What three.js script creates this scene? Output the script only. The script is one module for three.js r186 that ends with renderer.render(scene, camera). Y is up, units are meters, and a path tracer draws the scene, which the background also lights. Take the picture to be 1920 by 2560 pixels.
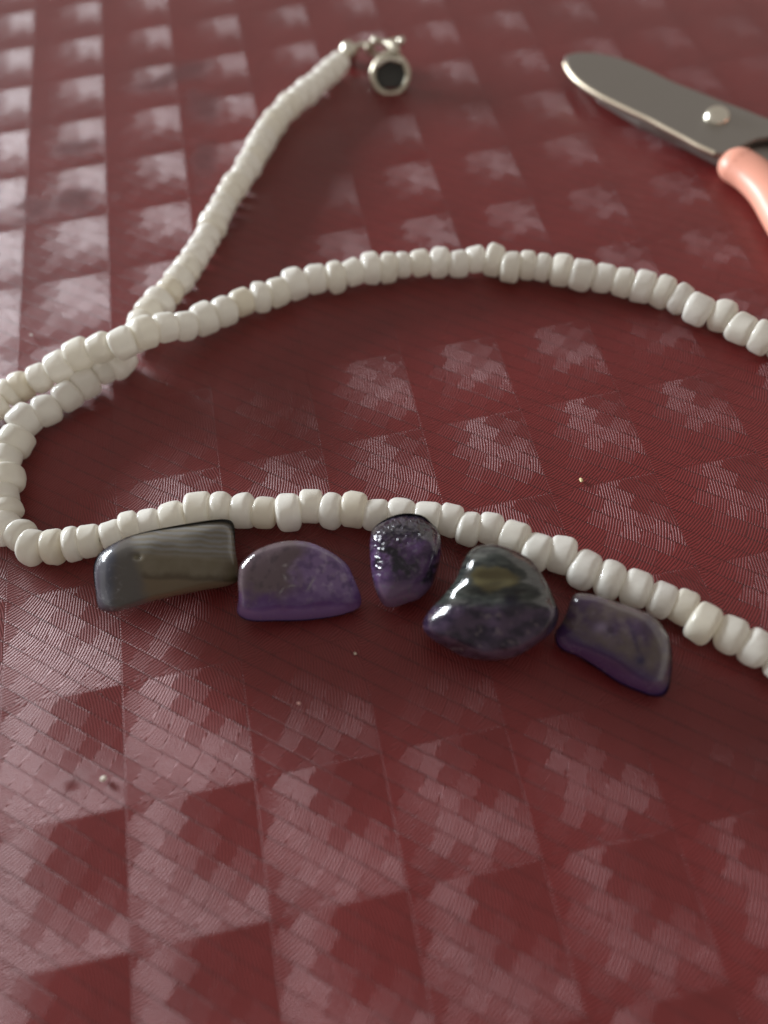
import * as THREE from 'three';
import { mergeGeometries, mergeVertices, toCreasedNormals } from 'three/addons/utils/BufferGeometryUtils.js';
import { RectAreaLightUniformsLib } from 'three/addons/lights/RectAreaLightUniformsLib.js';
import { ImprovedNoise } from 'three/addons/math/ImprovedNoise.js';
import { RoundedBoxGeometry } from 'three/addons/geometries/RoundedBoxGeometry.js';

// ---------------------------------------------------------------- camera, light, exposure
const T = 0.015;                                   // side of one embossed square of the tablecloth
const EYE = 6.4331 * T, PITCH = 1.0299, ROLL = 0.09322, FOCAL = 2037.7;   // FOCAL in pixels of a 1920 x 2560 picture
const scene = new THREE.Scene();
const camera = new THREE.PerspectiveCamera(2 * Math.atan(1280 / FOCAL) * 180 / Math.PI, 768 / 1024, 0.002, 20);
camera.position.set(0, EYE, 0);
camera.rotation.set(-PITCH, 0, -ROLL, 'XYZ');
camera.focus = 0.111;
camera.userData.fStop = camera.getFocalLength() / 3.2;   // a pupil of about 3.2 mm
camera.updateMatrixWorld();

const renderer = new THREE.WebGLRenderer({ antialias: true });
renderer.setSize(768, 1024);
renderer.toneMapping = THREE.LinearToneMapping;
renderer.toneMappingExposure = 1.55;
renderer.shadowMap.enabled = true;

scene.background = new THREE.Color().setRGB(0.27, 0.25, 0.23);   // the dim room around the table
RectAreaLightUniformsLib.init();
// a window low behind the table and to the left: one pane, with two dimmer side panes added to soften its highlights
const DAY = new THREE.Color().setRGB(0.93, 1.0, 1.045);
const WIN = { az: -54, el: 12.5, dist: 1.6, h: 0.25, panes: [[-0.39, 0.22, 17], [0, 0.54, 51], [0.39, 0.22, 17]] };   // each pane: middle, width, brightness
const tableMid = new THREE.Vector3(0.005, 0, -0.075);
const winDir = new THREE.Vector3(Math.cos(WIN.el * Math.PI / 180) * Math.sin(WIN.az * Math.PI / 180), Math.sin(WIN.el * Math.PI / 180), -Math.cos(WIN.el * Math.PI / 180) * Math.cos(WIN.az * Math.PI / 180));
const winSide = new THREE.Vector3(-winDir.z, 0, winDir.x).normalize();
const paneLights = WIN.panes.map(([x, w, glow]) => {
  const l = new THREE.RectAreaLight(DAY, glow, w, WIN.h);
  l.position.copy(tableMid).addScaledVector(winDir, WIN.dist); l.lookAt(tableMid); l.position.addScaledVector(winSide, x);
  l.castShadow = true; scene.add(l); return l;
});

// ---------------------------------------------------------------- helpers
let seed = 7;
const rnd = () => { seed = (seed + 0x6d2b79f5) | 0; let t = Math.imul(seed ^ (seed >>> 15), 1 | seed); t = (t + Math.imul(t ^ (t >>> 7), 61 | t)) ^ t; return ((t ^ (t >>> 14)) >>> 0) / 4294967296; };
const hash = (a, b, c = 0) => { let h = Math.imul(a | 0, 374761393) + Math.imul(b | 0, 668265263) + Math.imul(c | 0, 2147483647) | 0; h = Math.imul(h ^ (h >>> 13), 1274126177); return ((h ^ (h >>> 16)) >>> 0) / 4294967296; };
const perlin = new ImprovedNoise();
const noise = (x, y, z = 0) => perlin.noise(x, y, z);
const fbm = (x, y, z = 0, n = 4) => { let s = 0, a = 0.5; for (let k = 0; k < n; k++) { s += a * noise(x, y, z); x = x * 2.03 + 11.3; y = y * 2.03 + 5.7; z = z * 2.03 + 3.1; a *= 0.5; } return s; };
const clamp = (x, a = 0, b = 1) => Math.min(b, Math.max(a, x));
const smooth = (a, b, x) => { const t = clamp((x - a) / (b - a)); return t * t * (3 - 2 * t); };
const mix = (a, b, t) => a + (b - a) * t;
const V3 = (x, y, z) => new THREE.Vector3(x, y, z);
const sight = (px, py) => V3((px - 960) / FOCAL, -(py - 1280) / FOCAL, -1).applyQuaternion(camera.quaternion);   // depth 1 along the lens axis
const at = (px, py, y = 0) => { const d = sight(px, py); return d.multiplyScalar((y - EYE) / d.y).add(camera.position); };
const names = new Map();
function numbered(name, parent) { const key = (parent ? parent.uuid : '') + name, n = names.get(key) ?? 0; names.set(key, n + 1); return n ? `${name}_${String(n).padStart(3, '0')}` : name; }
function tag(o, label, category, group, kind) { Object.assign(o.userData, { label }, category && { category }, group && { group }, kind && { kind }); return o; }
function thing(name, label, category, p = V3(0, 0, 0), group) { const o = new THREE.Group(); o.name = numbered(name); o.position.copy(p); scene.add(o); return tag(o, label, category, group); }
const partCount = new Map();
function part(name, geometry, material, parent, p) {
  const m = new THREE.Mesh(geometry, material), n = partCount.get(name) ?? 0; partCount.set(name, n + 1);
  m.name = n ? `${name}_${String(n).padStart(3, '0')}` : name; m.castShadow = m.receiveShadow = true; if (p) m.position.copy(p); parent.add(m); return m;
}
const data = (w, h, f, srgb) => {
  const a = new Uint8Array(w * h * 4);
  for (let y = 0, i = 0; y < h; y++) for (let x = 0; x < w; x++, i += 4) { const c = f((x + 0.5) / w, (y + 0.5) / h); a[i] = clamp(c[0]) * 255 + 0.5; a[i + 1] = clamp(c[1]) * 255 + 0.5; a[i + 2] = clamp(c[2]) * 255 + 0.5; a[i + 3] = 255; }
  const t = new THREE.DataTexture(a, w, h); t.magFilter = THREE.LinearFilter; t.minFilter = THREE.LinearMipmapLinearFilter; t.generateMipmaps = true; t.wrapS = t.wrapT = THREE.RepeatWrapping; if (srgb) t.colorSpace = THREE.SRGBColorSpace; t.needsUpdate = true; return t;
};
const srgb = (x) => (x <= 0.0031308 ? 12.92 * x : 1.055 * x ** (1 / 2.4) - 0.055);
const lin = (r, g, b) => new THREE.Color().setRGB(r, g, b);

// ---------------------------------------------------------------- the window behind and to the left of the table
{
  const w = thing('window', 'white framed window lighting the table from behind, with two dimmer side panes added', 'window', V3(0, 0, 0)); w.userData.kind = 'structure';
  w.position.copy(tableMid).addScaledVector(winDir, WIN.dist + 0.03); w.quaternion.copy(paneLights[0].quaternion);
  const white = new THREE.MeshStandardMaterial({ color: lin(0.7, 0.7, 0.68), roughness: 0.5 });
  const bar = (x, y, a, b) => new RoundedBoxGeometry(a, b, 0.04, 2, 0.006).translate(x, y, 0);
  part('window_frame', mergeGeometries([bar(0, WIN.h / 2 + 0.03, 1.12, 0.05), bar(0, -WIN.h / 2 - 0.03, 1.12, 0.05), ...[-0.53, -0.275, 0.275, 0.53].map((x) => bar(x, 0, x * x > 0.2 ? 0.05 : 0.008, WIN.h))]), white, w);
  for (const [x, a, glow] of WIN.panes) part('window_pane', new THREE.BoxGeometry(a, WIN.h, 0.006).translate(-x, 0, 0), new THREE.MeshStandardMaterial({ color: 0x000000, emissive: DAY, emissiveIntensity: glow / 60, roughness: 0.3 }), w);  // the outer two panes are added for a softer edge of the light
}

// ---------------------------------------------------------------- the embossed tablecloth
// One square of the emboss: fine parallel grooves in small cells; their direction turns across the square and starts afresh at its top and right edges.
const GROOVES = 40;                                 // across one square; the cells lie in strips, 4 to a square along its width and 5 along its height
const frac = (x) => x - Math.floor(x);
function grooveAngle(u, v) { const d = 16 + 42.8 * u + 36.6 * v - 31.5 * u * u + 161.7 * u * v - 54.3 * v * v - 53.4 * u * u * v; return (d > 102 ? 102 + 0.25 * (d - 102) : d) * Math.PI / 180; }
function cell(u, v) {
  const q = 4 * u + 5 * v, k = Math.floor(q), shift = hash(k, 3) * 0.999, along = 5 * u - 4 * v + shift, m = Math.floor(along), qc = k + 0.5, tc = m + 0.5 - shift;
  return { fq: frac(q), fa: frac(along), k, m, cu: clamp((4 * qc + 5 * tc) / 41), cv: clamp((5 * qc - 4 * tc) / 41), id: hash(k, m, 5) };
}
function emboss(u, v) {                             // height of the relief in groove widths, u and v in one square
  const c = cell(u, v), a = grooveAngle(mix(c.cu, u, 0.3), mix(c.cv, v, 0.3)) + ((c.m + c.k) % 2 ? 0.07 : -0.07) + (c.id - 0.5) * 0.08;
  const ph = ((u - c.cu) * -Math.sin(a) + (v - c.cv) * Math.cos(a)) * GROOVES + c.id * 7;
  const w = frac(ph), ridge = Math.sqrt(Math.max(0, 1 - (2 * w - 1) ** 2 * 0.92));      // rounded ridges with narrow valleys
  const seam = Math.min(c.fq, 1 - c.fq) / 6.4 * GROOVES, edge = Math.min(u, 1 - u, v, 1 - v) * GROOVES;
  return ridge * 0.46 - 0.07 * (1 - smooth(0, 0.45, seam)) - 0.13 * (1 - smooth(0, 0.3, edge));
}
const EN = 1536;
const embossNormal = (() => {
  const h = new Float32Array(EN * EN);
  for (let y = 0; y < EN; y++) for (let x = 0; x < EN; x++) h[y * EN + x] = emboss((x + 0.5) / EN, (y + 0.5) / EN);
  const k = EN / GROOVES / 2;
  return data(EN, EN, (u, v) => {
    const x = Math.floor(u * EN), y = Math.floor(v * EN), g = (i, j) => h[((j + EN) % EN) * EN + (i + EN) % EN];
    const dx = (g(x + 1, y) - g(x - 1, y)) * k, dy = (g(x, y + 1) - g(x, y - 1)) * k, l = 1 / Math.hypot(dx, dy, 1);
    return [0.5 - dx * l / 2, 0.5 - dy * l / 2, 0.5 + l / 2];
  });
})();
{
  // the sheet, a metre across; uv counts embossed squares
  const S = 1.1, N = 520, g = new THREE.PlaneGeometry(S, S, N, N); g.rotateX(-Math.PI / 2); g.translate(0.02, 0, -0.15);
  const p = g.attributes.position, uv = g.attributes.uv, cy = Math.cos(0.116828), sy = Math.sin(0.116828);
  for (let i = 0; i < p.count; i++) {
    const x = p.getX(i) / T, z = p.getZ(i) / T;
    uv.setXY(i, 2.00494 + cy * x - sy * z, -(0.69727 + sy * x + cy * z));
    p.setY(i, -0.00015 + 0.00012 * noise(p.getX(i) * 22, 0.3, p.getZ(i) * 22));
  }
  g.computeVertexNormals();
  // dye and wear of the vinyl over 40 squares; texture coordinates of the same uv, 40 times as large
  const WEAR = 40;
  const tileOf = (px, py) => { const q = at(px, py); return [(2.00494 + cy * q.x / T - sy * q.z / T), -(0.69727 + sy * q.x / T + cy * q.z / T)]; };
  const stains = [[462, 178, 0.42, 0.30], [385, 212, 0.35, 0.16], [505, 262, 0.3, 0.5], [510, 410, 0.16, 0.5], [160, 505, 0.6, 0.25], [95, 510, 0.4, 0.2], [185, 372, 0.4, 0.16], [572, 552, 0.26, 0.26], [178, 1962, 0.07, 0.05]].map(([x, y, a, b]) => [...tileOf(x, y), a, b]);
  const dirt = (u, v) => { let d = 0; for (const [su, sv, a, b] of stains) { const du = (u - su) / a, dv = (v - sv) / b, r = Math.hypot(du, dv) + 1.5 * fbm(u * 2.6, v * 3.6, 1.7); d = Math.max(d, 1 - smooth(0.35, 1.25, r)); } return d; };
  const wrapped = (x) => { const f = frac(x) * WEAR; return f; };
  const near = (f, ref) => f + WEAR * Math.round((ref - f) / WEAR);
  // colour of one square: darker lines where the strips of cells meet, small darkened pits at their corners, a fine grain
  const color = data(1024, 1024, (u, v) => {
    const c = cell(u, v), line = (1 - smooth(0.02, 0.075, Math.min(c.fq, 1 - c.fq))) * (0.3 + 0.7 * hash(c.k, c.m, 12));
    const pit = c.id > 0.4 ? 1 - smooth(0.45, 1, Math.hypot(Math.min(c.fq, 1 - c.fq) / 0.10, (c.fa - 0.05) / 0.06)) : 0;
    const g = 1 + 0.10 * (hash(Math.floor(u * 512), Math.floor(v * 512), 2) - 0.5) + 0.12 * (hash(Math.floor(u * 128), Math.floor(v * 128), 6) - 0.5), w = g * (1 - 0.45 * line) * (1 - 0.5 * pit);
    return [srgb(0.165 * w), srgb(0.0185 * w), srgb(0.0185 * w)];
  }, true);
  const tint = new Float32Array(p.count * 3);          // large patches of wear and the grey smears at the back left
  for (let i = 0; i < p.count; i++) {
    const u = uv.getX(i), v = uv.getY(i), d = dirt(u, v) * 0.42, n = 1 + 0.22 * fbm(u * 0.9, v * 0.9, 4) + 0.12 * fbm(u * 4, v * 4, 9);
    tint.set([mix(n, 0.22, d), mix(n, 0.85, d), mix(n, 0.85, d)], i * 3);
  }
  g.setAttribute('color', new THREE.BufferAttribute(tint, 3));
  const rough = data(1024, 1024, (a, b) => {
    const u = near(a * WEAR, 3), v = near(b * WEAR, 5), d = dirt(u, v), r = 0.325 + 0.08 * fbm(u * 1.3, v * 1.3, 8) + 0.08 * fbm(u * 6, v * 6, 2) + 0.45 * d;
    return [0, r, 0];
  });
  rough.repeat.set(1 / WEAR, 1 / WEAR);
  const vinyl = new THREE.MeshPhysicalMaterial({ map: color, vertexColors: true, clearcoat: 0.45, clearcoatRoughness: 0.37, specularIntensity: 0.6, specularColor: lin(1, 0.74, 0.76), roughness: 1, roughnessMap: rough, normalMap: embossNormal, normalScale: new THREE.Vector2(1, 1), ior: 1.5 });
  const cloth = new THREE.Mesh(g, vinyl); cloth.name = 'tablecloth'; cloth.receiveShadow = true; scene.add(cloth);
  tag(cloth, 'dark red vinyl tablecloth embossed with finely grooved squares', 'tablecloth', null, 'structure');
}

// ---------------------------------------------------------------- the necklace of white beads
const R = 0.00234;
function beadShape(v) {                             // a short rounded barrel with a hole, axis y, one unit across and one long
  const pts = [], n = 2.55 + v * 0.36;
  for (let k = 0; k <= 22; k++) { const a = -Math.PI / 2 + Math.PI * k / 22, c = Math.cos(a), s = Math.sin(a); pts.push(new THREE.Vector2(Math.max(0.17, 0.5 * Math.abs(c) ** (2 / n)), 0.5 * Math.sign(s) * Math.abs(s) ** (2 / n))); }
  pts.unshift(new THREE.Vector2(0.15, -0.3)); pts.push(new THREE.Vector2(0.15, 0.3)); pts.push(new THREE.Vector2(0.15, -0.3));
  const g = new THREE.LatheGeometry(pts, 28), p = g.attributes.position;
  for (let i = 0; i < p.count; i++) {
    const x = p.getX(i), y = p.getY(i), z = p.getZ(i), k = 1 + 0.09 * noise(x * 1.7 + v * 7, y * 1.7, z * 1.7) + 0.03 * noise(x * 5, y * 5 + v * 3, z * 5);
    p.setXYZ(i, x * k, y * (1 + 0.12 * noise(x * 1.6 + v * 3, 4.2, z * 1.6)), z * k);
  }
  const w = mergeVertices((g.deleteAttribute('uv'), g.deleteAttribute('normal'), g), 1e-5); w.computeVertexNormals(); return w;
}
const beadShapes = [0, 1, 2, 3, 4, 5].map(beadShape);
const beadGlass = [[0.94, 0.91, 0.845], [0.93, 0.895, 0.815], [0.95, 0.92, 0.86], [0.90, 0.85, 0.74]].map(([r, g, b]) => new THREE.MeshPhysicalMaterial({ color: lin(r, g, b), roughness: 0.85, ior: 1.5, clearcoat: 1, clearcoatRoughness: 0.06, transmission: 0.45, thickness: 0 }));
const necklace = thing('necklace', 'necklace of white glass beads with a silver lobster clasp', 'necklace');
const beadAt = [];
// [x, y] of bead after bead on the photograph, with the height of its middle in bead radii where it does not lie on the cloth
const strandA = [], upper = [[848, 158], [778, 220], [724, 264], [681, 313], [648, 367], [616, 425], [578, 478], [548, 532], [515, 598], [480, 655], [444, 705], [411, 743], [376, 778], [338, 843]];
{
  const c = new THREE.CatmullRomCurve3(upper.map(([x, y]) => at(x, y, R))), n = Math.round(c.getLength() / 0.00278);
  for (let k = 0; k <= n; k++) { const q = c.getPointAt(k / n); strandA.push(q); }
}
const px = (list) => list.map(([x, y, h = 1]) => at(x, y, h * R));
const lowerA = px([[298, 905], [257, 925], [215, 960], [168, 991], [116, 1026], [62, 1052], [38, 1104], [15, 1148], [15, 1198], [3, 1240], [16, 1275], [8, 1320], [50, 1338], [82, 1368], [135, 1368], [182, 1362], [224, 1353], [283, 1341], [328, 1320], [375, 1312], [433, 1297], [495, 1277], [553, 1275], [608, 1278], [662, 1282], [722, 1282], [777, 1266], [829, 1278], [885, 1274], [940, 1288], [1003, 1284], [1069, 1297], [1125, 1301], [1172, 1323], [1226, 1322], [1285, 1347], [1343, 1380], [1405, 1387], [1461, 1424], [1524, 1450], [1591, 1472], [1654, 1500], [1709, 1518], [1757, 1559], [1826, 1587], [1890, 1620]]);
const strandB = px([[1907, 845], [1854, 822], [1806, 790], [1745, 775], [1701, 747], [1657, 729], [1608, 716], [1557, 706], [1509, 696], [1453, 688], [1404, 676], [1356, 670], [1319, 663], [1276, 668], [1234, 650], [1190, 649], [1146, 660], [1099, 655], [1050, 658], [1008, 662], [971, 670], [926, 670], [882, 681], [839, 693], [790, 698], [737, 709], [694, 731, 1.05], [652, 743, 1.1], [604, 756, 1.2], [561, 780, 1.35], [511, 796, 1.55], [463, 815, 1.9], [414, 819, 2.4], [360, 832, 2.8], [308, 858, 2.85], [252, 870, 2.5], [200, 887, 2.1], [150, 918, 1.7], [100, 945, 1.4], [54, 965, 1.2], [26, 983, 1.05], [-8, 1015]]);
const arc = (pts, gap) => { const c = new THREE.CatmullRomCurve3(pts), n = Math.max(1, Math.round(c.getLength() / gap)); return Array.from({ length: n - 1 }, (_, k) => c.getPointAt((k + 1) / n)); };
const turn = arc([lowerA.at(-1), ...px([[2010, 1690], [2200, 1760], [2400, 1640], [2420, 1400], [2300, 1130], [2080, 930]]), strandB[0]], 0.0031);   // where the string comes back beyond the frame
const tail = arc([strandB.at(-1), ...px([[-60, 1040], [-130, 1110], [-190, 1220], [-215, 1330]])], 0.003);
const string = [...strandA, ...lowerA, ...turn, ...strandB, ...tail];
{
  const gap = string.map((q, i) => (i + 1 < string.length ? q.distanceTo(string[i + 1]) : q.distanceTo(string[i - 1])));
  string.forEach((q, i) => {
    const a = string[Math.max(0, i - 1)], b = string[Math.min(string.length - 1, i + 1)], dir = b.clone().sub(a).normalize();
    let len = (gap[Math.max(0, i - 1)] + gap[i]) / 2; len = clamp(len, 0.0018, 0.0048);
    const small = smooth(0.0016, 0.0027, len);
    const dia = 2 * R * (0.86 + 0.08 * small + 0.2 * rnd() ** 1.5);
    const o = part('bead', beadShapes[Math.floor(rnd() * 6)], beadGlass[rnd() < 0.08 ? 3 : Math.floor(rnd() * 3)], necklace, q);
    dir.add(V3(rnd() - 0.5, rnd() - 0.5, rnd() - 0.5).multiplyScalar(0.22)).normalize();
    o.quaternion.setFromUnitVectors(V3(0, 1, 0), dir).multiply(new THREE.Quaternion().setFromAxisAngle(V3(0, 1, 0), rnd() * 6.28));
    o.scale.set(dia, len * 1.1, dia);
    beadAt.push(q);
  });
  const c = new THREE.CatmullRomCurve3(string);
  part('thread', new THREE.TubeGeometry(c, 700, 0.0003, 6), new THREE.MeshStandardMaterial({ color: lin(0.5, 0.48, 0.42), roughness: 0.8 }), necklace);
}
// the clasp
const silver = new THREE.MeshStandardMaterial({ color: lin(0.72, 0.68, 0.58), metalness: 1, roughness: 0.24 });
const silverWorn = new THREE.MeshStandardMaterial({ color: lin(0.62, 0.57, 0.46), metalness: 1, roughness: 0.34 });
const tube = (pts, r, closed = false, n = 64) => new THREE.TubeGeometry(new THREE.CatmullRomCurve3(pts, closed), n, r, 14, closed);
{
  const tip = new THREE.Group(); tip.name = 'bead_tip'; necklace.add(tip);
  const a = at(872, 132, 0.0021), shell = new THREE.SphereGeometry(1, 28, 20).scale(0.00175, 0.0023, 0.0019);
  const dir = at(900, 112, 0.0021).sub(at(848, 158, 0.0021)).normalize();
  const s = part('shell', shell, silver, tip, a); s.quaternion.setFromUnitVectors(V3(1, 0, 0), dir);
  part('hook', tube([at(884, 120, 0.0024), at(905, 112, 0.0032), at(928, 114, 0.0030), at(932, 124, 0.0020), at(916, 130, 0.0014)], 0.00055), silver, tip);
  part('jump_ring', tube([at(918, 118, 0.0035), at(936, 103, 0.0040), at(962, 108, 0.0040), at(972, 122, 0.0032), at(958, 138, 0.0020), at(930, 134, 0.0018)], 0.0005, true), silverWorn, necklace);
  const clasp = new THREE.Group(); clasp.name = 'lobster_clasp'; necklace.add(clasp);
  // the ring of the clasp stands on its lower edge and leans back, its opening towards the lens
  const foot = at(977, 240, 0.0006), far = foot.clone().sub(camera.position).dot(sight(977, 240)) / sight(977, 240).lengthSq(), unit = far / FOCAL;
  const mid = sight(976, 188).multiplyScalar(far * 1.004).add(camera.position), out = mid.clone().sub(camera.position).normalize().negate();
  const frame = new THREE.Matrix4().makeBasis(...(() => { const x = V3(1, 0, 0).applyQuaternion(camera.quaternion), y = out.clone().cross(x).normalize(); return [y.clone().cross(out), y, out]; })());
  const hold = new THREE.Object3D(); hold.quaternion.setFromRotationMatrix(frame); hold.position.copy(mid); hold.updateMatrix();
  const ring = []; for (let k = 0; k < 24; k++) { const a = k / 24 * 2 * Math.PI; ring.push(V3(Math.cos(a) * 44 * unit, Math.sin(a) * (Math.sin(a) > 0 ? 40 + 8 * Math.sin(a) ** 4 : 42) * unit, 0)); }
  const set = (g) => g.applyMatrix4(hold.matrix);
  part('clasp_body', set(tube(ring, 7.5 * unit, true, 120).scale(1, 1, 1.2)), silverWorn, clasp);
  part('clasp_opening_shade', set(new THREE.CylinderGeometry(40 * unit, 40 * unit, 4 * unit, 40).rotateX(Math.PI / 2).translate(0, 0, -16 * unit)), new THREE.MeshStandardMaterial({ color: lin(0.05, 0.05, 0.046), roughness: 0.6 }), clasp);  // added dark disc, stands in for the shaded opening of the ring
  part('clasp_gate', set(tube([V3(-36, 20, 9), V3(-6, 36, 12), V3(30, 30, 9)].map((q) => q.multiplyScalar(unit)), 6.5 * unit)), silver, clasp);
  part('clasp_neck', tube([at(985, 142, 0.0054), at(988, 124, 0.0052), at(980, 112, 0.0048)], 0.0010), silverWorn, clasp);
  for (const [x, y, r] of [[938, 101, 0.0008], [970, 109, 0.0008], [1003, 103, 0.00085]]) part('clasp_glint_knob', new THREE.SphereGeometry(r, 20, 14), silver, clasp, at(x, y, 0.0046));  // small balls shaped to give the clasp its three bright glints
  part('clasp_lever', tube([at(970, 109, 0.0042), at(988, 102, 0.0042), at(1003, 103, 0.0044)], 0.0006), silverWorn, clasp);
}

// ---------------------------------------------------------------- the five polished stones
const outline = (ox, oy, k, list) => list.map(([x, y]) => [ox + k * x, oy + k * y]);
// A pebble: an uneven outline across its broad side, rounded over its own thickness, rolled until it rests on the cloth.
function pebble(name, label, o) {
  const mid = o.out.reduce((s, q) => [s[0] + q[0] / o.out.length, s[1] + q[1] / o.out.length], [0, 0]);
  const axis = sight(...mid), Z = axis.clone().normalize().negate(), X = V3(1, 0, 0).applyQuaternion(camera.quaternion).addScaledVector(Z, 0), Y = Z.clone().cross(X).normalize(); X.copy(Y).cross(Z);
  const rim = o.out.map(([x, y]) => sight(x, y)).map((d) => { d.multiplyScalar(1 / d.dot(Z) * axis.dot(Z)).sub(axis); return V3(d.dot(X), d.dot(Y), 0); });   // the broad side for a stone one metre off
  const c = new THREE.CatmullRomCurve3(rim, true, 'centripetal'), NA = 160, NR = 96, pts = c.getSpacedPoints(NA);
  const build = (depth) => {
    const pos = [], uv = [], index = [], e = 2 / o.n;
    for (let j = 0; j <= NR; j++) {
      const tau = Math.PI * j / NR, rho = Math.abs(Math.sin(tau)) ** e, zz = Math.sign(Math.cos(tau)) * Math.abs(Math.cos(tau)) ** e;
      for (let i = 0; i <= NA; i++) {
        const q = pts[i % NA]; let x = q.x * depth * rho, y = q.y * depth * rho, z = zz * (zz > 0 ? o.front : o.back);
        if (o.form) z = o.form(x, y, z, rho);
        const b = 0.00022 * noise(x * 260 + o.id * 9, y * 260, z * 260) * (o.bumpy ?? 1);
        z += b * 1.6; x *= 1 + b * 18; y *= 1 + b * 18;
        pos.push(x, y, z); uv.push(0.5 + x / 0.024, 0.5 + y / 0.024);
        if (i < NA && j < NR) { const k = j * (NA + 1) + i; index.push(k, k + NA + 1, k + 1, k + 1, k + NA + 1, k + NA + 2); }
      }
    }
    const g = new THREE.BufferGeometry(); g.setAttribute('position', new THREE.Float32BufferAttribute(pos, 3)); g.setAttribute('uv', new THREE.Float32BufferAttribute(uv, 2)); g.setIndex(index); return g;
  };
  const B = new THREE.Matrix4().makeBasis(X, Y, Z);
  let lo = 0.06, hi = 0.16, g;
  for (let k = 0; k < 24; k++) { const d = (lo + hi) / 2; g = build(d); const low = g.clone().applyMatrix4(B); low.computeBoundingBox(); if (EYE + axis.y * d + low.boundingBox.min.y > -0.00005) lo = d; else hi = d; }
  const depth = lo; g = build(depth);
  // round the seam where the outline closes
  g.computeVertexNormals(); const nn = g.attributes.normal;
  for (let j = 0; j <= NR; j++) { const a = j * (NA + 1), b = a + NA, v = V3(nn.getX(a) + nn.getX(b), nn.getY(a) + nn.getY(b), nn.getZ(a) + nn.getZ(b)).normalize(); nn.setXYZ(a, v.x, v.y, v.z); nn.setXYZ(b, v.x, v.y, v.z); }
  const SN = 384, unit = 0.024;
  const map = data(SN, SN, (u, v) => o.color((u - 0.5) * unit * 1000, (v - 0.5) * unit * 1000).map((x) => srgb(x * 0.76)), true);
  const bump = data(SN, SN, (u, v) => { const x = (u - 0.5) * unit * 1000, y = (v - 0.5) * unit * 1000; let h = 0.7 + 0.03 * fbm(x * 0.7, y * 0.7, o.id) + (o.relief ? o.relief(x, y) : 0); return [h, h, h]; });
  const m = new THREE.MeshPhysicalMaterial({ map, bumpMap: bump, bumpScale: 0.0003, roughness: o.rough ?? 0.09, ior: 1.5, specularIntensity: 0.6, transmission: o.clear, thickness: 0.008, attenuationColor: lin(...o.tint), attenuationDistance: 0.0045 });
  const s = new THREE.Mesh(g, m); s.name = numbered(name); s.castShadow = s.receiveShadow = true;
  s.quaternion.setFromRotationMatrix(B); s.position.copy(axis).multiplyScalar(depth).add(camera.position); scene.add(s);
  return tag(s, label, 'stone');
}
const blend = (a, b, t) => a.map((x, k) => mix(x, b[k], clamp(t)));
const dent = (x, y, cx, cy, a, b, turn = 0) => { const c = Math.cos(turn), s = Math.sin(turn), dx = x - cx, dy = y - cy; return Math.exp(-(((dx * c + dy * s) / a) ** 2 + ((-dx * s + dy * c) / b) ** 2)); };

const hinge = (x) => (x + Math.sqrt(x * x + 1.2e-6)) / 2;                                        // a worn facet
const vein = (x, y, f, id, w) => 1 - smooth(0, w, Math.abs(fbm(x * f, y * f, id, 3)));   // thin healed cracks, their whitish glints put into the colour
const cloud = (x, y, f, id, a, b) => smooth(a, b, fbm(x * f, y * f, id, 4));

pebble('polished_stone', 'grey brown banded oblong stone with a drilled hole, leaning on the beads', {
  id: 1, n: 3.2, front: 0.0031, back: 0.0031, clear: 0.1, tint: [0.55, 0.45, 0.33], rough: 0.16,
  out: outline(0, 1200, 0.5787, [[462, 292], [535, 252], [620, 225], [800, 190], [985, 171], [1008, 186], [1018, 300], [1027, 436], [990, 455], [850, 482], [690, 516], [560, 555], [470, 573], [428, 558], [412, 480], [403, 370], [428, 318]]),
  form: (x, y, z) => (z > 0 ? z - hinge((y - 0.0018) * 0.6) - hinge(-(x + 0.0056) * 0.55) - 0.0007 * dent(x * 1000, y * 1000, -2.7, 1.2, 0.42, 0.36) : z),
  color: (x, y) => { const n = fbm(x * 0.4, y * 0.4, 6), q = y + 0.05 * x, b = 0.5 + 0.5 * Math.sin((q + 0.9 * fbm(x * 0.12, y * 0.5, 3)) * 6.5); let c = blend([0.165, 0.135, 0.085], [0.225, 0.19, 0.14], b * 0.55 * smooth(0.2, 1.6, q) + 0.35 + n); c = blend(c, [0.25, 0.255, 0.265], (0.55 + 0.45 * Math.sin(q * 9 + 4 * n)) * smooth(1.0, 2.4, q) * 0.8); c = blend(c, [0.10, 0.072, 0.042], smooth(-0.3, -1.3, q + 0.9 * n) * smooth(-2.6, -1.8, x)); c = blend(c, [0.19, 0.14, 0.085], smooth(-1.35, -1.75, q + 0.3 * n) * smooth(-2.4, -1.9, x) * 0.8); c = blend(c, [0.12, 0.107, 0.10], smooth(-1.5, -3.4, x + 0.25 * y + 0.8 * n)); c = blend(c, [0.085, 0.088, 0.115], smooth(-4.6, -6.0, x + n)); c = blend(c, [0.36, 0.35, 0.38], 0.6 * vein(x, y, 0.5, 17, 0.012) * smooth(-3.6, -4.4, x)); return blend(c, [0.32, 0.29, 0.2], dent(x, y, -2.8, 1.15, 0.3, 0.28)); },
});
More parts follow.
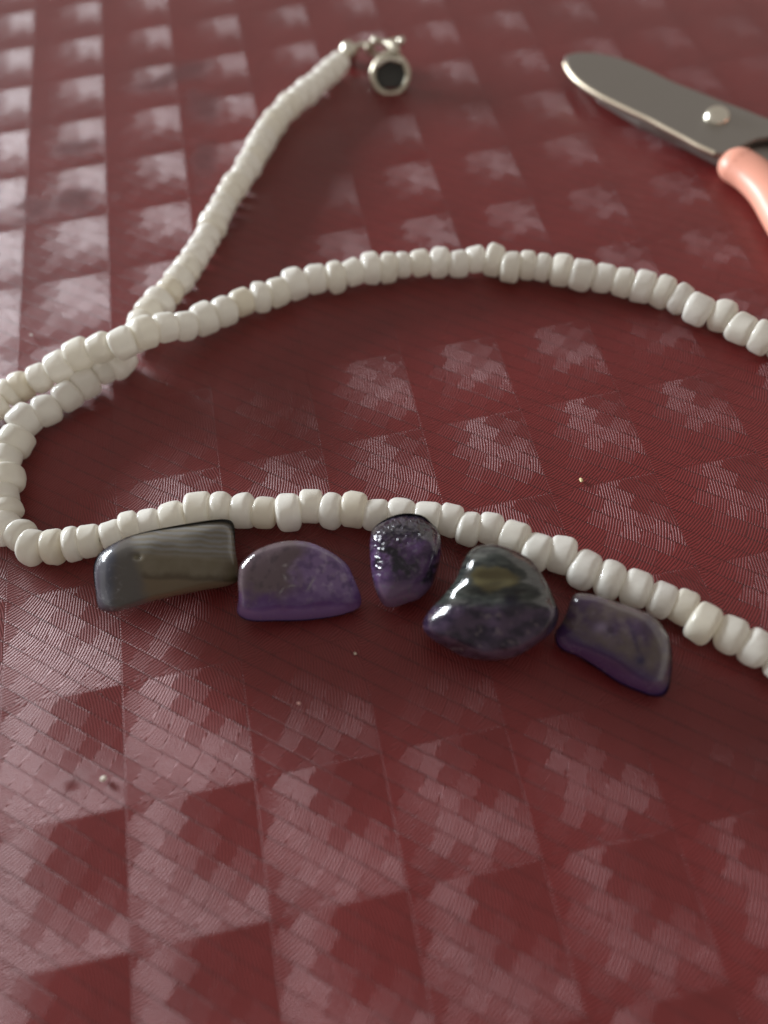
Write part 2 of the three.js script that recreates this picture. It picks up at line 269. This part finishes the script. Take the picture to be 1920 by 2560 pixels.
pebble('polished_stone', 'translucent violet stone, flat half disc with pitted face', {
  id: 2, n: 2.9, front: 0.0027, back: 0.003, clear: 0.1, tint: [0.5, 0.28, 0.68], rough: 0.08,
  out: outline(0, 1200, 0.5787, [[1038, 372], [1062, 340], [1110, 303], [1180, 275], [1250, 263], [1330, 268], [1400, 295], [1460, 330], [1502, 366], [1532, 430], [1562, 520], [1555, 550], [1490, 580], [1350, 606], [1200, 612], [1060, 605], [1024, 575], [1030, 500], [1030, 430]]),
  form: (x, y, z) => (z > 0 ? z - hinge(-(y + 0.0022)) * 0.5 - 0.0005 * dent(x * 1000, y * 1000, 0.2, 0.2, 0.42, 0.3, 0.2) - 0.00022 * (dent(x * 1000, y * 1000, 1.9, -0.6, 0.16, 0.8, -0.5) + dent(x * 1000, y * 1000, -1.3, 0.5, 0.16, 0.45, 0.4) + dent(x * 1000, y * 1000, -0.3, -0.8, 0.5, 0.14, 0.1) + dent(x * 1000, y * 1000, -1.5, -1.1, 0.15, 0.5, -0.6)) : z),
  color: (x, y) => { const n = fbm(x * 0.45, y * 0.45, 2), d = smooth(1.5, -1.5, x - 0.25 * y + 3 * n); let c = blend([0.225, 0.14, 0.31], [0.155, 0.105, 0.125], d); c = blend(c, [0.36, 0.27, 0.42], cloud(x, y, 0.7, 12, 0.02, 0.35) * (1 - d)); c = blend(c, [0.10, 0.055, 0.16], cloud(x, y, 0.8, 44, 0.02, 0.25) * (1 - d) * 0.7); c = blend(c, [0.085, 0.06, 0.075], cloud(x, y, 0.9, 15, 0.05, 0.35) * d * 0.8); c = blend(c, [0.115, 0.045, 0.19], smooth(-0.8, -3.2, y + 2.6 * n)); c = blend(c, [0.19, 0.11, 0.30], smooth(-2.6, -4.0, y + 1.2 * n)); c = blend(c, [0.30, 0.24, 0.26], 0.55 * vein(x, y, 0.8, 23, 0.02) * smooth(-0.1, 0.2, fbm(x * 0.6, y * 0.6, 77))); const w = 0.35 * fbm(x * 1.5, y * 1.5, 91); return blend(c, [0.45, 0.41, 0.44], 0.7 * Math.max(dent(x + w, y + w, 2.0, -0.5, 0.11, 0.75, -0.5), dent(x + w, y, -1.2, 0.35, 0.12, 0.35, 0.4), dent(x, y + w, -0.3, -0.75, 0.42, 0.1, 0.1), dent(x + w, y, -1.5, -1.2, 0.09, 0.45, -0.6), dent(x, y + w, -1.2, 1.8, 0.28, 0.11, 0.2))); },  // pale crack glints and the lower rim glow are painted into the colour
});
pebble('polished_stone', 'small dark purple egg shaped stone with silvery fractures on its top', {
  id: 3, n: 2.7, front: 0.0036, back: 0.0034, clear: 0.1, tint: [0.38, 0.18, 0.55], bumpy: 1.5, rough: 0.1,
  out: outline(900, 1220, 0.3134, [[95, 340], [180, 260], [300, 210], [400, 200], [500, 220], [570, 280], [630, 350], [645, 420], [640, 560], [610, 690], [560, 800], [480, 880], [400, 912], [270, 955], [200, 945], [150, 880], [110, 770], [85, 600], [80, 450]]),
  form: (x, y, z) => z - (z > 0 ? hinge(y - 0.0022) * 0.6 : 0) + 0.00014 * Math.abs(noise(x * 1500, y * 1500, 5)) * smooth(0.0004, 0.0024, y - 0.7 * x),
  color: (x, y) => { const n = fbm(x * 0.6, y * 0.6, 21); let c = blend([0.04, 0.02, 0.06], [0.125, 0.062, 0.165], 0.45 + 2.2 * n); c = blend(c, [0.02, 0.016, 0.028], cloud(x, y, 0.5, 28, 0.03, 0.22)); c = blend(c, [0.025, 0.02, 0.035], smooth(1.8, 3.4, y + 1.5 * n)); c = blend(c, [0.16, 0.09, 0.18], smooth(-2.6, -3.6, y + n)); c = blend(c, [0.24, 0.16, 0.28], 0.5 * vein(x, y, 0.7, 35, 0.02)); return blend(c, [0.15, 0.13, 0.17], 0.6 * cloud(x, y, 1.3, 33, 0.1, 0.3)); },
  relief: (x, y) => 0.5 * smooth(0.05, 0.3, Math.abs(fbm(x * 0.9, y * 0.9, 40))) * smooth(-0.5, 2.5, y - 0.8 * x),
});
pebble('polished_stone', 'large dark stone, olive above and purple below, like a lopsided heart', {
  id: 4, n: 2.6, front: 0.0046, back: 0.0042, clear: 0.1, tint: [0.25, 0.2, 0.3], bumpy: 1.7, rough: 0.13,
  out: outline(900, 1220, 0.3134, [[1000, 455], [1090, 450], [1190, 480], [1290, 530], [1380, 590], [1440, 680], [1500, 790], [1560, 910], [1590, 1000], [1572, 1080], [1500, 1180], [1380, 1270], [1250, 1345], [1100, 1375], [950, 1372], [800, 1340], [700, 1285], [580, 1212], [512, 1140], [505, 1060], [560, 970], [660, 860], [760, 730], [810, 620], [860, 530], [920, 480]]),
  form: (x, y, z) => z - (z > 0 ? 0.0007 * Math.exp(-(((y - 0.0007 + 0.00004 * Math.sin(x * 900)) / 0.0009) ** 2)) + 0.0003 * Math.exp(-(((y - 0.0028) / 0.0006) ** 2)) : 0),
  color: (x, y) => { const n = fbm(x * 0.42, y * 0.6, 51), m = fbm(x * 0.5, y * 1.9, 52), k = fbm(x * 1.1, y * 1.1, 57); let c = blend([0.022, 0.013, 0.033], [0.085, 0.052, 0.098], 0.45 + 2.6 * n + k); c = blend(c, [0.045, 0.05, 0.046], smooth(-0.9, 0.2, y + 1.2 * n)); c = blend(c, [0.13, 0.135, 0.122], smooth(0.04, 0.30, m) * 0.6 * smooth(-1.2, 0.2, y)); c = blend(c, [0.012, 0.013, 0.016], smooth(-0.05, -0.25, m) * 0.8 * smooth(-2, 0, y)); c = blend(c, [0.14, 0.118, 0.055], 0.95 * (1 - smooth(0.75, 1.1, Math.hypot((x - 0.1) / 2.9, (y - 2.75) / 1.5) + 0.6 * n))); c = blend(c, [0.06, 0.05, 0.03], dent(x, y, 0.6, 2.2, 1.2, 0.25, 0.1) * 0.7); c = blend(c, [0.012, 0.01, 0.022], dent(x, y, 2.2, 0.3, 0.95, 0.85) * 1.2); c = blend(c, [0.17, 0.13, 0.15], 0.6 * cloud(x, y, 1.0, 66, 0.15, 0.3) * smooth(0, -1.5, y)); return c; },
  relief: (x, y) => 0.08 * fbm(x * 0.7, y * 1.2, 61) + 0.5 * Math.abs(fbm(x * 1.3, y * 1.3, 69)) * dent(x, y, -4.1, -1.1, 1.0, 1.2),
});
pebble('polished_stone', 'smoky grey violet oblong stone beside the olive and purple one', {
  id: 5, n: 2.7, front: 0.003, back: 0.0032, clear: 0.1, tint: [0.45, 0.32, 0.55], rough: 0.16,
  out: outline(1360, 1340, 0.3376, [[200, 470], [230, 432], [290, 425], [400, 445], [540, 490], [680, 540], [800, 590], [870, 650], [920, 730], [945, 820], [952, 920], [942, 1050], [920, 1150], [880, 1188], [800, 1192], [680, 1150], [540, 1085], [400, 990], [260, 900], [120, 836], [84, 780], [85, 705], [130, 640], [165, 570]]),
  form: (x, y, z) => (z > 0 ? z - hinge(-(y + 0.55 * x + 0.0016)) * 0.55 - hinge(x - 0.003) * 0.35 - 0.0006 * dent(x * 1000, y * 1000, -0.7, 1.3, 0.42, 0.6, 0.4) : z),
  color: (x, y) => { const n = fbm(x * 0.4, y * 0.4, 71); let c = blend([0.135, 0.10, 0.095], [0.085, 0.05, 0.10], 0.45 + 2.6 * n); c = blend(c, [0.18, 0.145, 0.10], smooth(-2.6, -3.8, x + 0.8 * y + n) * smooth(1, -0.4, y)); c = blend(c, [0.07, 0.035, 0.115], smooth(-1.0, -2.5, y + 0.55 * x + 2 * n)); c = blend(c, [0.10, 0.045, 0.16], smooth(-2.4, -3.8, y + 0.55 * x + n)); c = blend(c, [0.26, 0.20, 0.31], dent(x, y, -1.6, 1.6, 0.9, 0.6, 0.4)); c = blend(c, [0.19, 0.145, 0.155], cloud(x, y, 0.55, 73, 0.0, 0.3) * 0.6 * smooth(-1.5, 0, y + 0.55 * x)); c = blend(c, [0.045, 0.025, 0.07], dent(x, y, 2.1, 0.2, 0.3, 2.2, 0.25) * 0.85); c = blend(c, [0.03, 0.02, 0.07], dent(x, y, 2.6, -2.2, 0.6, 0.5)); return blend(c, [0.22, 0.17, 0.25], 0.5 * vein(x, y, 0.5, 81, 0.02)); },  // glow of light through the lower rim is painted into the violet
});

// ---------------------------------------------------------------- the scissors at the back
{
  const sc = thing('scissors', 'small scissors with grey steel blades and pink plastic handles', 'scissors');
  const steel = new THREE.MeshStandardMaterial({ color: lin(0.335, 0.31, 0.285), metalness: 1, roughness: 0.5, roughnessMap: data(256, 256, (u, v) => [0, 0.85 + 0.5 * fbm(u * 9, v * 9, 3) + 0.15 * hash(Math.floor(u * 256), Math.floor(v * 256)), 0]) });
  const edgeSteel = new THREE.MeshStandardMaterial({ color: lin(0.85, 0.74, 0.58), metalness: 1, roughness: 0.45 });
  const pink = new THREE.MeshPhysicalMaterial({ color: lin(0.84, 0.37, 0.27), roughness: 0.4 });
  const flat = (list, y0, y1, bevel) => {            // a plate with this outline, from height y0 to y1
    const s = new THREE.Shape(list.map(([x, y]) => { const q = at(x, y, y1); return new THREE.Vector2(q.x, -q.z); }));
    const g = new THREE.ExtrudeGeometry(s, { depth: y1 - y0 - 2 * bevel, bevelEnabled: true, bevelSize: bevel, bevelThickness: bevel, bevelSegments: 3, bevelOffset: -bevel, curveSegments: 8 });
    g.rotateX(-Math.PI / 2); g.translate(0, y0 + bevel, 0); return g;
  };
  const upper = [[1413, 140], [1424, 133], [1450, 129], [1483, 130], [1525, 137], [1570, 150], [1625, 174], [1683, 203], [1742, 226], [1800, 249], [1862, 272], [1925, 297], [2060, 350], [2110, 420], [2050, 410], [1990, 360], [1925, 340], [1895, 345], [1863, 359], [1845, 370], [1828, 378], [1806, 382], [1788, 379], [1750, 362], [1712, 341], [1668, 318], [1625, 295], [1582, 275], [1540, 255], [1500, 235], [1463, 212], [1438, 192], [1422, 172], [1414, 155]];
  part('blade', flat(upper, 0.0026, 0.0040, 0.00035), steel, sc);
  const rim = [[1414, 155], [1422, 172], [1438, 192], [1463, 212], [1500, 235], [1540, 255], [1582, 275], [1625, 295], [1668, 318], [1712, 341], [1750, 362], [1788, 379]];
  part('blade_edge', tube(rim.map(([x, y]) => at(x, y + 5, 0.0035)), 0.00045), edgeSteel, sc);
  const lower = [[1450, 170], [1560, 205], [1700, 250], [1850, 300], [1960, 350], [1950, 410], [1880, 440], [1822, 408], [1760, 377], [1696, 344], [1600, 300], [1500, 240]];
  part('blade', flat(lower, 0.0008, 0.0024, 0.0003), steel, sc);
  const scr = part('screw', new THREE.LatheGeometry([[0, 0.0016], [0.0009, 0.00155], [0.0017, 0.0012], [0.0022, 0.0006], [0.0024, 0], [0.0024, -0.001]].reverse().map(([a, b]) => new THREE.Vector2(a, b)), 32), new THREE.MeshStandardMaterial({ color: lin(0.72, 0.68, 0.58), metalness: 1, roughness: 0.25 }), sc, at(1792, 292, 0.0040));
  scr.name = 'screw';
  const handle = (pts, r) => tube(pts, r, false, 90);
  const grip = [[1850, 408, 0.0030], [1885, 430, 0.0032], [1925, 470, 0.0034], [1980, 560, 0.0036], [2080, 690, 0.0036], [2240, 760, 0.0036], [2400, 700, 0.0036], [2420, 560, 0.0036], [2300, 470, 0.0036], [2150, 440, 0.0034], [2000, 430, 0.0032], [1935, 415, 0.003]];
  const c1 = grip.map(([x, y, h]) => at(x, y, h));
  part('handle', mergeGeometries([handle(c1, 0.0035), new THREE.SphereGeometry(0.0035, 24, 16).translate(c1[0].x, c1[0].y, c1[0].z)]).scale(1, 0.8, 1), pink, sc);
  const grip2 = [[2060, 385, 0.0045], [2200, 300, 0.0045], [2400, 250, 0.0045], [2560, 300, 0.0045], [2560, 400, 0.0045], [2400, 430, 0.0045], [2200, 415, 0.0045]];
  part('handle', handle(grip2.map(([x, y, h]) => at(x, y, h)).concat([at(2060, 392, 0.0045)]), 0.0031), pink, sc);
}

// ---------------------------------------------------------------- crumbs on the cloth
function crumb(x, y, size, color, label) {
  const g = new THREE.IcosahedronGeometry(1, 2), p = g.attributes.position;
  for (let i = 0; i < p.count; i++) { const k = 1 + 0.5 * noise(p.getX(i) * 1.5 + x, p.getY(i) * 1.5, p.getZ(i) * 1.5); p.setXYZ(i, p.getX(i) * k * size * 1.4, p.getY(i) * k * size * 0.7, p.getZ(i) * k * size); }
  g.computeVertexNormals();
  const m = new THREE.Mesh(g, new THREE.MeshStandardMaterial({ color: lin(...color), roughness: 0.6 })); m.name = numbered('crumb'); m.castShadow = m.receiveShadow = true;
  m.position.copy(at(x, y, size * 0.6)); m.rotation.y = x; scene.add(m); tag(m, label, 'crumb');
}
crumb(1453, 1200, 0.00024, [0.75, 0.66, 0.36], 'tiny yellow crumb on the bright grooves above the white beads');
crumb(258, 1947, 0.00028, [0.8, 0.72, 0.62], 'whitish crumb beside a dark scuff on the front of the cloth');
crumb(888, 1634, 0.00014, [0.7, 0.62, 0.5], 'tiny pale crumb on the dark cloth before the dark egg shaped stone');
crumb(747, 1758, 0.00016, [0.7, 0.4, 0.36], 'tiny pinkish crumb on the cloth before the violet half disc stone');
crumb(78, 837, 0.00018, [0.75, 0.72, 0.68], 'tiny pale crumb near the crossing of the two bead strings');

renderer.render(scene, camera);
